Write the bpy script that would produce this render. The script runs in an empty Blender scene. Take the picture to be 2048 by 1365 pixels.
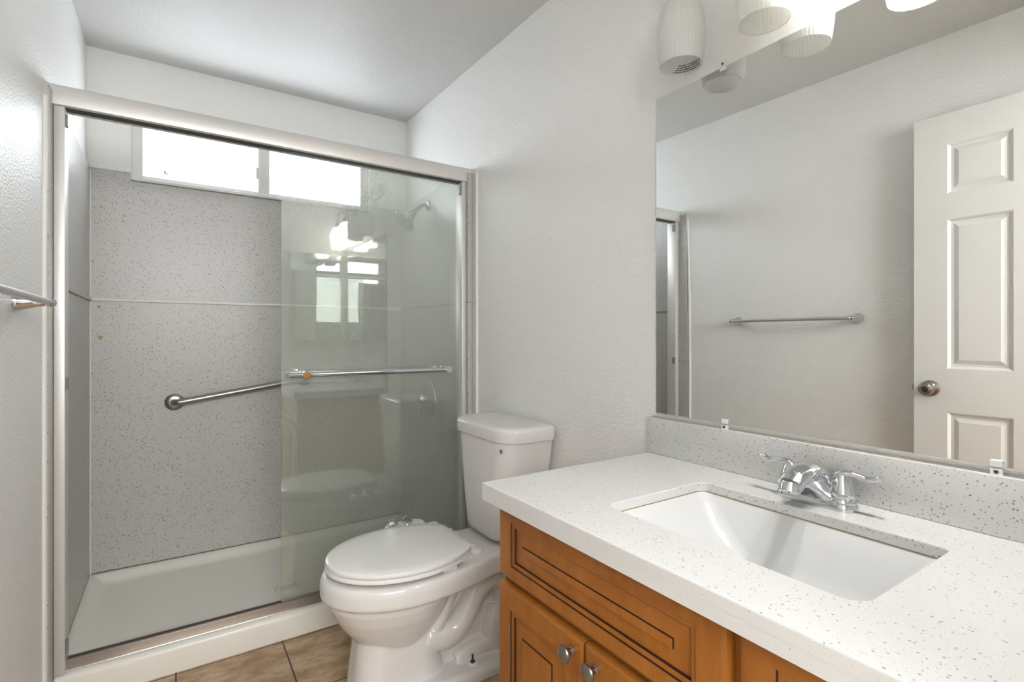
import bpy, bmesh, math, random
from mathutils import Vector, Matrix
PI = math.pi
SC = bpy.context.scene
COL = SC.collection

# ------------------------------------------------------------------ camera
cam_d = bpy.data.cameras.new('camera')
cam_d.sensor_width = 36.0
cam_d.lens = 18.0
cam_d.shift_y = -8.5 / 2048
cam_d.clip_start = 0.01
cam = bpy.data.objects.new('camera', cam_d)
cam.location = (0.0, 0.0, 1.1813)
cam.rotation_euler = (PI / 2, 0, math.radians(-33.39))
COL.objects.link(cam)
SC.camera = cam

# ------------------------------------------------------------------ world, lights, exposure
world = bpy.data.worlds.new('sky')
SC.world = world
world.use_nodes = True
wn = world.node_tree.nodes
wn['Background'].inputs[0].default_value = (0.90, 0.96, 1.0, 1)
wn['Background'].inputs[1].default_value = 2.2
SC.view_settings.view_transform = 'Standard'
SC.view_settings.look = 'None'
SC.view_settings.exposure = 0.97
SC.view_settings.gamma = 1.0
SC.view_settings.use_curve_mapping = False
SC.cycles.use_denoising = True
SC.cycles.max_bounces = 12
SC.cycles.diffuse_bounces = 6
SC.cycles.glossy_bounces = 6
SC.cycles.transparent_max_bounces = 24
SC.cycles.caustics_reflective = False
SC.cycles.caustics_refractive = False
SC.cycles.sample_clamp_indirect = 20.0


def area(name, loc, rot, sx, sy, energy, color=(1, 1, 1)):
    d = bpy.data.lights.new(name, 'AREA')
    d.shape = 'RECTANGLE'
    d.size, d.size_y = sx, sy
    d.energy = energy
    d.color = color
    o = bpy.data.objects.new(name, d)
    o.location = loc
    o.rotation_euler = rot
    COL.objects.link(o)
    return o


# daylight through the shower window plus an added, unseen fill lamp in the hallway
area('window_daylight', (0.40, 3.16, 2.11), (PI / 2, 0, PI), 1.10, 0.36, 6.4, (0.93, 0.97, 1.0))
area('hallway_fill', (0.20, -1.45, 1.92), (PI / 2, 0, math.radians(3)), 1.9, 0.9, 53.0, (0.965, 0.985, 1.0))

# ------------------------------------------------------------------ room numbers
XL, XR, YN, YF = -0.3336, 1.1964, 0.0, 3.0074
YD = 2.1526


def ceil_z(y):
    return 2.507 - 0.0247 * (YF - y)


# ------------------------------------------------------------------ materials
def lin(c):
    return c / 12.92 if c <= 0.04045 else ((c + 0.055) / 1.055) ** 2.4


def srgb(r, g, b):
    return (lin(r / 255), lin(g / 255), lin(b / 255), 1)


class NT:
    def __init__(self, name):
        self.m = bpy.data.materials.new(name)
        self.m.use_nodes = True
        self.t = self.m.node_tree
        self.b = self.t.nodes['Principled BSDF']
        self.out = self.t.nodes['Material Output']

    def n(self, typ, **kw):
        nd = self.t.nodes.new(typ)
        for k, v in kw.items():
            if k.startswith('i_'):
                key = k[2:].replace('_', ' ')
                nd.inputs[key].default_value = v
            else:
                setattr(nd, k, v)
        return nd

    def l(self, a, b):
        self.t.links.new(a, b)

    def math(self, op, a, b=None, c=None, clamp=False):
        nd = self.t.nodes.new('ShaderNodeMath')
        nd.operation = op
        nd.use_clamp = clamp
        for i, v in enumerate((a, b, c)):
            if v is None:
                continue
            if isinstance(v, (int, float)):
                nd.inputs[i].default_value = v
            else:
                self.l(v, nd.inputs[i])
        return nd.outputs[0]

    def mix(self, f, a, b):
        nd = self.t.nodes.new('ShaderNodeMix')
        nd.data_type = 'RGBA'
        for s, v in ((0, f), (6, a), (7, b)):
            if isinstance(v, (int, float)):
                nd.inputs[s].default_value = v
            elif isinstance(v, tuple):
                nd.inputs[s].default_value = v
            else:
                self.l(v, nd.inputs[s])
        return nd.outputs[2]

    def pos(self, scale=None):
        g = self.t.nodes.new('ShaderNodeNewGeometry')
        if scale is None:
            return g.outputs['Position']
        mp = self.t.nodes.new('ShaderNodeMapping')
        mp.inputs['Scale'].default_value = scale
        self.l(g.outputs['Position'], mp.inputs['Vector'])
        return mp.outputs[0]

    def ramp(self, fac, stops):
        r = self.t.nodes.new('ShaderNodeValToRGB')
        while len(r.color_ramp.elements) < len(stops):
            r.color_ramp.elements.new(0.5)
        for e, (p, c) in zip(r.color_ramp.elements, stops):
            e.position = p
            e.color = c
        self.l(fac, r.inputs[0])
        return r.outputs[0]

    def bump(self, h, strength, dist):
        b = self.t.nodes.new('ShaderNodeBump')
        b.inputs['Strength'].default_value = strength
        b.inputs['Distance'].default_value = dist
        self.l(h, b.inputs['Height'])
        self.l(b.outputs[0], self.b.inputs['Normal'])

    def noise(self, vec, scale, detail=2, rough=0.5):
        nd = self.n('ShaderNodeTexNoise')
        nd.inputs['Scale'].default_value = scale
        nd.inputs['Detail'].default_value = detail
        nd.inputs['Roughness'].default_value = rough
        self.l(vec, nd.inputs['Vector'])
        return nd.outputs['Fac']


def plain(name, col, rough=0.4, metal=0.0, spec=0.5, coat=0.0):
    k = NT(name)
    k.b.inputs['Base Color'].default_value = col
    k.b.inputs['Roughness'].default_value = rough
    k.b.inputs['Metallic'].default_value = metal
    k.b.inputs['Specular IOR Level'].default_value = spec
    k.b.inputs['Coat Weight'].default_value = coat
    k.b.inputs['Coat Roughness'].default_value = 0.05
    return k.m


def paint(name, col, rough, scale, dist, strength=0.8, mott=0.03, spec=0.38):
    k = NT(name)
    p = k.pos()
    n1 = k.noise(p, scale, 2.5, 0.55)
    n2 = k.noise(p, 1.3, 2)
    c2 = tuple(c * (1 - mott) for c in col[:3]) + (1,)
    k.l(k.mix(n2, col, c2), k.b.inputs['Base Color'])
    k.b.inputs['Roughness'].default_value = rough
    k.b.inputs['Specular IOR Level'].default_value = spec
    k.bump(n1, strength, dist)
    return k.m


def speckle(name, base, dark, light, scale, density, rough, base2=None, coat=0.0, dsize=0.42):
    """cast stone: chips of two sizes scattered over a plain ground"""
    k = NT(name)
    p = k.pos()
    wob = k.n('ShaderNodeTexNoise')
    wob.inputs['Scale'].default_value = scale * 1.2
    k.l(p, wob.inputs['Vector'])
    va = k.n('ShaderNodeVectorMath', operation='SCALE')
    k.l(wob.outputs['Color'], va.inputs[0])
    va.inputs['Scale'].default_value = 0.55 / scale
    vb = k.n('ShaderNodeVectorMath', operation='ADD')
    k.l(p, vb.inputs[0])
    k.l(va.outputs[0], vb.inputs[1])
    vec = vb.outputs[0]
    col = k.mix(k.noise(p, 3.0, 3), base, base2 or base)
    for sc, dens, sz, tone in ((scale * 2.1, density * 0.9, dsize, 0.55), (scale, density, dsize, 0.9)):
        v = k.n('ShaderNodeTexVoronoi')
        v.inputs['Scale'].default_value = sc
        k.l(vec, v.inputs['Vector'])
        sep = k.n('ShaderNodeSeparateColor')
        k.l(v.outputs['Color'], sep.inputs[0])
        pick = k.math('LESS_THAN', sep.outputs[0], dens)
        near = k.math('LESS_THAN', v.outputs['Distance'], k.math('MULTIPLY_ADD', sep.outputs[1], sz * 0.7, sz * 0.35))
        f = k.math('MULTIPLY', k.math('MULTIPLY', pick, near), k.math('MULTIPLY_ADD', sep.outputs[2], 0.55 * tone, 0.45 * tone))
        col = k.mix(f, col, dark)
        pick2 = k.math('GREATER_THAN', sep.outputs[0], 1 - dens * 0.10)
        near2 = k.math('LESS_THAN', v.outputs['Distance'], sz * 0.45)
        col = k.mix(k.math('MULTIPLY', pick2, near2), col, light)
    k.l(col, k.b.inputs['Base Color'])
    k.b.inputs['Roughness'].default_value = rough
    k.b.inputs['Coat Weight'].default_value = coat
    k.b.inputs['Coat Roughness'].default_value = 0.08
    return k


M = {}
M['wall'] = paint('wall_paint', (0.86, 0.857, 0.838, 1), 0.40, 120, 0.004, 0.9)
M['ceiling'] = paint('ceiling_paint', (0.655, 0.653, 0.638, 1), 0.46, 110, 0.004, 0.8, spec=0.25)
M['trim'] = plain('trim_paint', (0.80, 0.795, 0.77, 1), 0.3)
M['door'] = plain('door_paint', (0.74, 0.725, 0.70, 1), 0.35)
M['vinyl'] = plain('white_vinyl', (0.74, 0.735, 0.71, 1), 0.35)
M['caulk'] = plain('white_caulk', (0.78, 0.77, 0.73, 1), 0.5)
M['porcelain'] = plain('porcelain', (0.71, 0.695, 0.68, 1), 0.07, spec=0.55)
M['seat'] = plain('seat_plastic', (0.80, 0.79, 0.775, 1), 0.06)
M['sink'] = plain('sink_ceramic', (0.66, 0.665, 0.67, 1), 0.1)
M['pan'] = paint('pan_acrylic', (0.85, 0.82, 0.75, 1), 0.3, 9, 0.0004, 0.3, 0.10)
M['chrome'] = plain('chrome', (0.66, 0.675, 0.70, 1), 0.06, 1.0)
M['chrome_dull'] = plain('darker_chrome', (0.42, 0.43, 0.44, 1), 0.14, 1.0)  # darker chrome for the shower arm and head
M['alum'] = plain('brushed_aluminium', (0.70, 0.685, 0.655, 1), 0.42, 0.40)
M['nickel'] = plain('brushed_nickel', (0.34, 0.315, 0.29, 1), 0.30, 1.0)
M['knob'] = plain('pewter', (0.32, 0.305, 0.28, 1), 0.30, 1.0)
M['satin'] = plain('satin_nickel', (0.60, 0.60, 0.60, 1), 0.28, 1.0)
M['cap_reflection'] = plain('painted_cap_reflection', (0.30, 0.14, 0.045, 1), 0.4, 0.7)  # cabinet reflection on the chrome post end, painted in as brown
M['rubber'] = plain('dark_rubber', (0.035, 0.032, 0.028, 1), 0.5)
M['bumper'] = plain('grey_bumper', (0.22, 0.22, 0.21, 1), 0.4)
M['black'] = plain('black_print', (0.03, 0.03, 0.03, 1), 0.5)
M['mirror'] = plain('mirror_silver', (0.92, 0.93, 0.915, 1), 0.0, 1.0)
M['mirror_edge'] = plain('mirror_edge', (0.10, 0.11, 0.11, 1), 0.2)
M['clip'] = plain('clear_plastic', (0.85, 0.85, 0.87, 1), 0.1)
M['blue_mark'] = plain('drop_emblem_blue', (0.02, 0.06, 0.08, 1), 0.4)
M['white_mark'] = plain('emblem_ring_print', (0.30, 0.37, 0.37, 1), 0.4)
M['grime'] = plain('brown_grime', (0.20, 0.13, 0.06, 1), 0.7)
M['seam'] = plain('metal_seam_strip', (0.50, 0.48, 0.45, 1), 0.35, 0.3)
M['steel_dark'] = plain('dark_steel', (0.10, 0.095, 0.085, 1), 0.35, 1.0)
M['stain'] = plain('ochre_stain', (0.42, 0.30, 0.12, 1), 0.6)

k = speckle('shower_slab', (0.528, 0.517, 0.495, 1), (0.19, 0.17, 0.155, 1), (0.80, 0.79, 0.77, 1), 112, 0.56, 0.36,
            (0.498, 0.487, 0.466, 1), dsize=0.34)
M['slab'] = k.m
k = speckle('quartz', (0.665, 0.665, 0.658, 1), (0.20, 0.19, 0.18, 1), (0.92, 0.92, 0.92, 1), 215, 0.21, 0.22,
            (0.635, 0.635, 0.628, 1), dsize=0.38)
M['quartz'] = k.m


def wood():
    k = NT('maple_honey')
    p = k.pos((1.0, 1.0, 0.22))
    ring = k.noise(p, 26, 4, 0.62)
    blot = k.noise(k.pos(), 7, 3)
    c = k.ramp(ring, [(0.25, (0.265, 0.088, 0.011, 1)), (0.75, (0.41, 0.155, 0.024, 1))])
    c = k.mix(k.math('MULTIPLY', blot, 0.45), c, (0.25, 0.085, 0.016, 1))
    k.l(c, k.b.inputs['Base Color'])
    k.b.inputs['Roughness'].default_value = 0.34
    k.b.inputs['Coat Weight'].default_value = 0.10
    k.b.inputs['Specular IOR Level'].default_value = 0.4
    k.b.inputs['Coat Roughness'].default_value = 0.22
    return k.m


M['wood'] = wood()
M['glaze'] = plain('dark_glaze', (0.030, 0.010, 0.004, 1), 0.45)


def floor_mat():
    k = NT('stone_tile')
    p = k.pos()
    sep = k.n('ShaderNodeSeparateXYZ')
    k.l(p, sep.inputs[0])
    S = 0.345

    def edge(o, off):
        f = k.math('FRACT', k.math('DIVIDE', k.math('SUBTRACT', o, off - 10 * S), S))
        return k.math('MINIMUM', f, k.math('SUBTRACT', 1.0, f))
    e = k.math('MINIMUM', edge(sep.outputs[0], 0.349), edge(sep.outputs[1], 1.797))
    grout = k.math('LESS_THAN', e, 0.008)
    w = k.noise(k.pos((1, 1.8, 1)), 5.5, 6, 0.62)
    w2 = k.noise(k.pos((1.6, 3.2, 1)), 14, 5, 0.65)
    c = k.ramp(w, [(0.25, (0.19, 0.105, 0.046, 1)), (0.45, (0.41, 0.265, 0.145, 1)), (0.62, (0.56, 0.42, 0.27, 1)), (0.8, (0.40, 0.30, 0.18, 1))])
    c = k.mix(k.math('MULTIPLY', k.math('SUBTRACT', w2, 0.45, clamp=True), 2.2, clamp=True), c, (0.22, 0.125, 0.06, 1))
    c = k.mix(grout, c, (0.06, 0.04, 0.025, 1))
    k.l(c, k.b.inputs['Base Color'])
    k.b.inputs['Roughness'].default_value = 0.42
    k.bump(k.math('SUBTRACT', k.math('MULTIPLY', w2, 0.3), grout), 0.5, 0.002)
    return k.m


M['floor'] = floor_mat()


def glass_mat(name, tint, haze, hz_col, spots):
    k = NT(name)
    t = k.t
    t.nodes.remove(k.b)
    lw = k.n('ShaderNodeLayerWeight')
    lw.inputs['Blend'].default_value = 0.5
    f = k.math('MULTIPLY_ADD', k.math('POWER', lw.outputs['Facing'], 5.0), 0.92, 0.072)
    tr = k.n('ShaderNodeBsdfTransparent')
    tr.inputs[0].default_value = tint
    df = k.n('ShaderNodeBsdfDiffuse')
    df.inputs[0].default_value = hz_col
    tl = k.n('ShaderNodeBsdfTranslucent')
    tl.inputs[0].default_value = hz_col
    dm = k.n('ShaderNodeMixShader')
    dm.inputs[0].default_value = 0.5
    k.l(df.outputs[0], dm.inputs[1])
    k.l(tl.outputs[0], dm.inputs[2])
    hz = haze
    if spots:
        # hard-water spots left on the upper part of the pane
        p = k.pos()
        sep = k.n('ShaderNodeSeparateXYZ')
        k.l(p, sep.inputs[0])
        gz = k.math('MULTIPLY', k.math('SUBTRACT', sep.outputs[2], 1.52), 3.2, clamp=True)
        gx = k.math('SUBTRACT', 1.0, k.math('MULTIPLY', k.math('SUBTRACT', sep.outputs[0], 0.70), 4.0, clamp=True))
        v = k.noise(k.pos((1, 1, 0.55)), 150, 3, 0.7)
        sp = k.math('MULTIPLY', k.math('SUBTRACT', v, 0.46, clamp=True), 5.0, clamp=True)
        sp = k.math('MULTIPLY', sp, k.math('MULTIPLY', gz, gx))
        tw = k.n('ShaderNodeBsdfTranslucent')
        tw.inputs[0].default_value = (0.96, 0.97, 0.98, 1)
        mt = k.n('ShaderNodeMixShader')
        k.l(k.math('MULTIPLY', sp, 0.42), mt.inputs[0])
        k.l(tr.outputs[0], mt.inputs[1])
        k.l(tw.outputs[0], mt.inputs[2])
        tr = mt
    m1 = k.n('ShaderNodeMixShader')
    if isinstance(hz, float):
        m1.inputs[0].default_value = hz
    else:
        k.l(hz, m1.inputs[0])
    k.l(tr.outputs[0], m1.inputs[1])
    k.l(dm.outputs[0], m1.inputs[2])
    gl = k.n('ShaderNodeBsdfGlossy')
    gl.inputs['Roughness'].default_value = 0.0
    gl.inputs['Color'].default_value = (0.95, 0.97, 0.96, 1)
    m2 = k.n('ShaderNodeMixShader')
    k.l(f, m2.inputs[0])
    k.l(m1.outputs[0], m2.inputs[1])
    k.l(gl.outputs[0], m2.inputs[2])
    k.l(m2.outputs[0], k.out.inputs[0])
    return k.m


M['door_glass'] = glass_mat('shower_glass', (0.965, 0.973, 0.957, 1), 0.115, (0.68, 0.70, 0.655, 1), False)
M['door_glass_spotted'] = glass_mat('shower_glass_spotted', (0.965, 0.973, 0.957, 1), 0.115, (0.72, 0.74, 0.71, 1), True)
M['edge_glass'] = plain('glass_edge_green', (0.10, 0.20, 0.16, 1), 0.1)
M['pane'] = glass_mat('window_pane', (0.97, 0.98, 1.0, 1), 0.10, (0.9, 0.93, 0.95, 1), False)


def shade_mat():
    k = NT('white_glass_shade')
    t = k.t
    t.nodes.remove(k.b)
    df = k.n('ShaderNodeBsdfDiffuse')
    df.inputs[0].default_value = (0.95, 0.95, 0.94, 1)
    tl = k.n('ShaderNodeBsdfTranslucent')
    tl.inputs[0].default_value = (0.95, 0.95, 0.94, 1)
    m1 = k.n('ShaderNodeMixShader')
    m1.inputs[0].default_value = 0.5
    k.l(df.outputs[0], m1.inputs[1])
    k.l(tl.outputs[0], m1.inputs[2])
    gl = k.n('ShaderNodeBsdfGlossy')
    gl.inputs['Roughness'].default_value = 0.25
    m2 = k.n('ShaderNodeMixShader')
    m2.inputs[0].default_value = 0.05
    k.l(m1.outputs[0], m2.inputs[1])
    k.l(gl.outputs[0], m2.inputs[2])
    tr = k.n('ShaderNodeBsdfTransparent')
    tr.inputs[0].default_value = (0.98, 0.98, 0.96, 1)
    m3 = k.n('ShaderNodeMixShader')
    m3.inputs[0].default_value = 0.16
    k.l(m2.outputs[0], m3.inputs[1])
    k.l(tr.outputs[0], m3.inputs[2])
    k.l(m3.outputs[0], k.out.inputs[0])
    return k.m


M['shade'] = shade_mat()


def emit(name, col, s):
    k = NT(name)
    k.b.inputs['Base Color'].default_value = (0.8, 0.8, 0.8, 1)
    k.b.inputs['Emission Color'].default_value = col
    k.b.inputs['Emission Strength'].default_value = s
    return k.m


M['bulb_on'] = emit('lit_bulb', (1.0, 0.975, 0.93, 1), 285.0)
M['bulb_off'] = plain('bulb_frosted', (0.78, 0.775, 0.75, 1), 0.4)


# ------------------------------------------------------------------ object helpers
def root_of(o):
    while o.parent:
        o = o.parent
    return o


def thing(name, label, cat, loc, group=None):
    o = bpy.data.objects.new(name, None)
    o.empty_display_size = 0.05
    COL.objects.link(o)
    o.location = loc
    o['label'] = label
    o['category'] = cat
    if group:
        o['group'] = group
    return o


def obj(name, bm, mats, parent=None, smooth=35, origin=None, fix=True):
    me = bpy.data.meshes.new(name)
    if fix:
        bmesh.ops.recalc_face_normals(bm, faces=bm.faces)
    if parent is not None:
        org = Vector(root_of(parent).location)
    else:
        xs = [v.co for v in bm.verts]
        lo = Vector([min(c[i] for c in xs) for i in range(3)])
        hi = Vector([max(c[i] for c in xs) for i in range(3)])
        org = Vector(origin) if origin else Vector(((lo.x + hi.x) / 2, (lo.y + hi.y) / 2, lo.z))
    bmesh.ops.translate(bm, verts=bm.verts, vec=-org)
    bm.to_mesh(me)
    bm.free()
    o = bpy.data.objects.new(name, me)
    COL.objects.link(o)
    for m in (mats if isinstance(mats, (list, tuple)) else [mats]):
        me.materials.append(m)
    if smooth:
        for p in me.polygons:
            p.use_smooth = True
        me.set_sharp_from_angle(angle=math.radians(smooth))
    if parent is not None:
        o.parent = parent
    else:
        o.location = org
    return o


def tag(o, label, cat, group=None):
    o['label'] = label
    o['category'] = cat
    if group:
        o['group'] = group
    return o


def struct(name, bm, m, parent=None, smooth=35):
    o = obj(name, bm, m, parent, smooth)
    if parent is None:
        o['kind'] = 'structure'
    return o


def B():
    return bmesh.new()


def rbox(bm, x0, x1, y0, y1, z0, z1, bev=0.0, seg=2, mi=0):
    vs = [bm.verts.new((x, y, z)) for x in (x0, x1) for y in (y0, y1) for z in (z0, z1)]
    q = [(0, 1, 3, 2), (4, 6, 7, 5), (0, 4, 5, 1), (2, 3, 7, 6), (0, 2, 6, 4), (1, 5, 7, 3)]
    fs = [bm.faces.new([vs[i] for i in a]) for a in q]
    for f in fs:
        f.material_index = mi
    if bev > 0:
        es = list({e for f in fs for e in f.edges})
        bmesh.ops.bevel(bm, geom=es, offset=bev, segments=seg, affect='EDGES', profile=0.5)
    return fs


def frame_of(axis):
    a = Vector(axis).normalized()
    h = Vector((0, 0, 1)) if abs(a.z) < 0.9 else Vector((1, 0, 0))
    u = a.cross(h).normalized()
    return a, u, a.cross(u).normalized()


def lathe(bm, prof, c, axis=(0, 0, 1), seg=32, mi=0, mod=None):
    """prof: (radius, height along axis); radius 0 closes the end"""
    a, u, w = frame_of(axis)
    c = Vector(c)
    rows = []
    for r, h in prof:
        if r <= 1e-6:
            rows.append([bm.verts.new(c + a * h)])
        else:
            row = []
            for i in range(seg):
                t = 2 * PI * i / seg
                rr = r * (mod(t) if mod else 1)
                row.append(bm.verts.new(c + a * h + (u * math.cos(t) + w * math.sin(t)) * rr))
            rows.append(row)
    for A, Bq in zip(rows, rows[1:]):
        for i in range(seg):
            j = (i + 1) % seg
            if len(A) == 1 and len(Bq) == 1:
                continue
            if len(A) == 1:
                f = bm.faces.new((A[0], Bq[i], Bq[j]))
            elif len(Bq) == 1:
                f = bm.faces.new((A[i], A[j], Bq[0]))
            else:
                f = bm.faces.new((A[i], A[j], Bq[j], Bq[i]))
            f.material_index = mi
    return rows


def spline(pts, n=6):
    P = [Vector(p) for p in pts]
    out = []
    for i in range(len(P) - 1):
        p0 = P[max(i - 1, 0)]; p1 = P[i]; p2 = P[i + 1]; p3 = P[min(i + 2, len(P) - 1)]
        for k_ in range(n):
            t = k_ / n
            out.append(0.5 * ((2 * p1) + (-p0 + p2) * t + (2 * p0 - 5 * p1 + 4 * p2 - p3) * t * t + (-p0 + 3 * p1 - 3 * p2 + p3) * t ** 3))
    out.append(P[-1])
    return out


def tube(bm, pts, rad, seg=16, mi=0, flat=None, up=None):
    """round tube; rad a number or a list; flat: list of (ru, rw) multipliers"""
    P = [Vector(p) for p in pts]
    n = len(P)
    R = [rad] * n if isinstance(rad, (int, float)) else list(rad)
    T = [(P[min(i + 1, n - 1)] - P[max(i - 1, 0)]).normalized() for i in range(n)]
    h = Vector(up) if up else (Vector((0, 0, 1)) if abs(T[0].z) < 0.9 else Vector((1, 0, 0)))
    u = (h - T[0] * h.dot(T[0])).normalized()
    rows = []
    for i in range(n):
        u = (u - T[i] * u.dot(T[i])).normalized()
        w = T[i].cross(u)
        fu, fw = flat[i] if flat else (1, 1)
        rows.append([bm.verts.new(P[i] + u * (math.cos(2 * PI * k_ / seg) * R[i] * fu) + w * (math.sin(2 * PI * k_ / seg) * R[i] * fw)) for k_ in range(seg)])
    for A, Bq in zip(rows, rows[1:]):
        for i in range(seg):
            j = (i + 1) % seg
            bm.faces.new((A[i], A[j], Bq[j], Bq[i])).material_index = mi
    bm.faces.new(rows[0][::-1]).material_index = mi
    bm.faces.new(rows[-1]).material_index = mi
    return rows


def loft(bm, rings, cap0=True, cap1=True, mi=0):
    rows = [[bm.verts.new(p) for p in r] for r in rings]
    n = len(rows[0])
    for A, Bq in zip(rows, rows[1:]):
        for i in range(n):
            j = (i + 1) % n
            bm.faces.new((A[i], A[j], Bq[j], Bq[i])).material_index = mi
    if cap0:
        bm.faces.new(rows[0][::-1]).material_index = mi
    if cap1:
        bm.faces.new(rows[-1]).material_index = mi
    return rows


def rrect(x0, x1, y0, y1, r, z, n=6):
    """rounded rectangle ring, counter-clockwise; r number or 4 radii (x0y0,x1y0,x1y1,x0y1)"""
    R = [r] * 4 if isinstance(r, (int, float)) else r
    out = []
    for (cx, cy, a0, rr) in ((x0 + R[0], y0 + R[0], PI, R[0]), (x1 - R[1], y0 + R[1], 1.5 * PI, R[1]),
                             (x1 - R[2], y1 - R[2], 0, R[2]), (x0 + R[3], y1 - R[3], 0.5 * PI, R[3])):
        for i in range(n + 1):
            t = a0 + 0.5 * PI * i / n
            out.append((cx + rr * math.cos(t), cy + rr * math.sin(t), z))
    return out


def prism_x(bm, prof, x0, x1, mi=0):
    """profile of (y, z) extruded along x"""
    a = [bm.verts.new((x0, y, z)) for y, z in prof]
    b = [bm.verts.new((x1, y, z)) for y, z in prof]
    n = len(prof)
    for i in range(n):
        j = (i + 1) % n
        bm.faces.new((a[i], a[j], b[j], b[i])).material_index = mi
    bm.faces.new(a[::-1]).material_index = mi
    bm.faces.new(b).material_index = mi


def panel_rings(bm, xf, sgn, y0, y1, z0, z1, rings, back=None):
    """stepped frame on a face that looks along sgn*x; rings: (inset_y, inset_z, depth, material)"""
    rows = []
    if back is not None:
        rows.append(([bm.verts.new((xf - sgn * back, y, z)) for y, z in ((y0, z0), (y1, z0), (y1, z1), (y0, z1))], 0))
    for iy, iz, d, mi in rings:
        rows.append(([bm.verts.new((xf - sgn * d, y, z)) for y, z in ((y0 + iy, z0 + iz), (y1 - iy, z0 + iz), (y1 - iy, z1 - iz), (y0 + iy, z1 - iz))], mi))
    for (A, _), (Bq, mi) in zip(rows, rows[1:]):
        for i in range(4):
            j = (i + 1) % 4
            bm.faces.new((A[i], A[j], Bq[j], Bq[i])).material_index = mi
    bm.faces.new(rows[-1][0]).material_index = 0
    if back is not None:
        bm.faces.new(rows[0][0][::-1]).material_index = 0


# ------------------------------------------------------------------ the room shell
bm = B(); rbox(bm, -1.4, 2.0, -1.8, 3.25, -0.08, 0.0); struct('floor', bm, M['floor'], smooth=0)

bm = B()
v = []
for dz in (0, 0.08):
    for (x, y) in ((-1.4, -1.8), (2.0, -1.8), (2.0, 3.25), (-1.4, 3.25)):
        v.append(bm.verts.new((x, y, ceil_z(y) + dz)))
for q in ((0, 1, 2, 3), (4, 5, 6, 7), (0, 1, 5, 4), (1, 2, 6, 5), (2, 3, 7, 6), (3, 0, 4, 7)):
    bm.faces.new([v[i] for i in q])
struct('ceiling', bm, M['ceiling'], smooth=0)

CT = 2.56
bm = B(); rbox(bm, XL - 0.1, XL, -0.12, YF + 0.14, -0.02, CT); struct('wall_left', bm, M['wall'], smooth=0)
bm = B(); rbox(bm, XR, XR + 0.1, -0.12, YF + 0.14, -0.02, CT); struct('wall_right', bm, M['wall'], smooth=0)
# far wall with the window opening
WX0, WX1, WZ0, WZ1 = -0.1715, 0.967, 1.925, 2.29
bm = B()
rbox(bm, XL, WX0, YF, YF + 0.14, 0, CT); rbox(bm, WX1, XR, YF, YF + 0.14, 0, CT)
rbox(bm, WX0, WX1, YF, YF + 0.14, 0, WZ0); rbox(bm, WX0, WX1, YF, YF + 0.14, WZ1, CT)
struct('wall_far', bm, M['wall'], smooth=0)
# near wall with the doorway the picture is taken from
bm = B()
rbox(bm, 0.54, XR, -0.12, YN, 0, CT); rbox(bm, XL, 0.54, -0.12, YN, 2.11, CT); rbox(bm, XL, -0.265, -0.12, YN, 0, 2.11)
struct('wall_near', bm, M['wall'], smooth=0)
# hallway behind the doorway
bm = B(); rbox(bm, -1.4, 2.0, -1.72, -1.60, 0, CT); struct('wall_hall', bm, M['wall'], smooth=0)
bm = B(); rbox(bm, -1.4, -1.3, -1.6, -0.12, 0, CT); rbox(bm, 1.9, 2.0, -1.6, -0.12, 0, CT)
rbox(bm, -1.3, XL - 0.1, -0.20, -0.12, 0, CT); rbox(bm, XR + 0.1, 1.9, -0.20, -0.12, 0, CT)
struct('wall_hall_side', bm, M['wall'], smooth=0)

# ------------------------------------------------------------------ window
bm = B()
yf0, yf1 = YF + 0.028, YF + 0.085
for b in ((WX0, WX0 + 0.045, WZ0, WZ1), (WX1 - 0.045, WX1, WZ0, WZ1), (WX0 + 0.045, WX1 - 0.045, WZ0, WZ0 + 0.032), (WX0 + 0.045, WX1 - 0.045, WZ1 - 0.035, WZ1)):
    rbox(bm, b[0], b[1], yf0, yf1, b[2], b[3], 0.002, 1)
rbox(bm, 0.385, 0.430, yf0, yf1, WZ0 + 0.032, WZ1 - 0.035, 0.002, 1)
win = struct('window_1', bm, M['vinyl'])
bm = B()
rbox(bm, 0.372, 0.386, yf0 - 0.006, yf0 + 0.03, WZ0 + 0.033, WZ1 - 0.036, 0.002, 1)
obj('sash_rail', bm, M['trim'], win)
bm = B()
rbox(bm, 0.362, 0.374, yf0 - 0.010, yf0 + 0.012, 2.025, 2.085, 0.003, 2)
obj('latch', bm, M['vinyl'], win)
bm = B(); rbox(bm, WX0 + 0.044, 0.386, YF + 0.050, YF + 0.054, WZ0 + 0.030, WZ1 - 0.033); obj('pane', bm, M['pane'], win, 0)
bm = B(); rbox(bm, 0.429, WX1 - 0.044, YF + 0.060, YF + 0.064, WZ0 + 0.030, WZ1 - 0.033); obj('pane', bm, M['pane'], win, 0)
bm = B()
vv = [(-0.045, 1.991), (-0.030, 1.983), (-0.022, 1.983), (-0.034, 1.992), (-0.040, 2.008)]
a = [bm.verts.new((x, YF + 0.0485, z)) for x, z in vv]; b_ = [bm.verts.new((x, YF + 0.0496, z)) for x, z in vv]
bm.faces.new(a); bm.faces.new(b_[::-1])
for i in range(5):
    bm.faces.new((a[i], a[(i + 1) % 5], b_[(i + 1) % 5], b_[i]))
obj('leaf_speck', bm, plain('leaf_grey', (0.25, 0.33, 0.34, 1), 0.6), win, 0)
bm = B(); rbox(bm, WX0 + 0.002, WX1 - 0.002, YF - 0.022, YF + 0.03, WZ0 - 0.008, WZ0 + 0.006, 0.003, 2)
struct('trim_1', bm, M['vinyl'])

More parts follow.
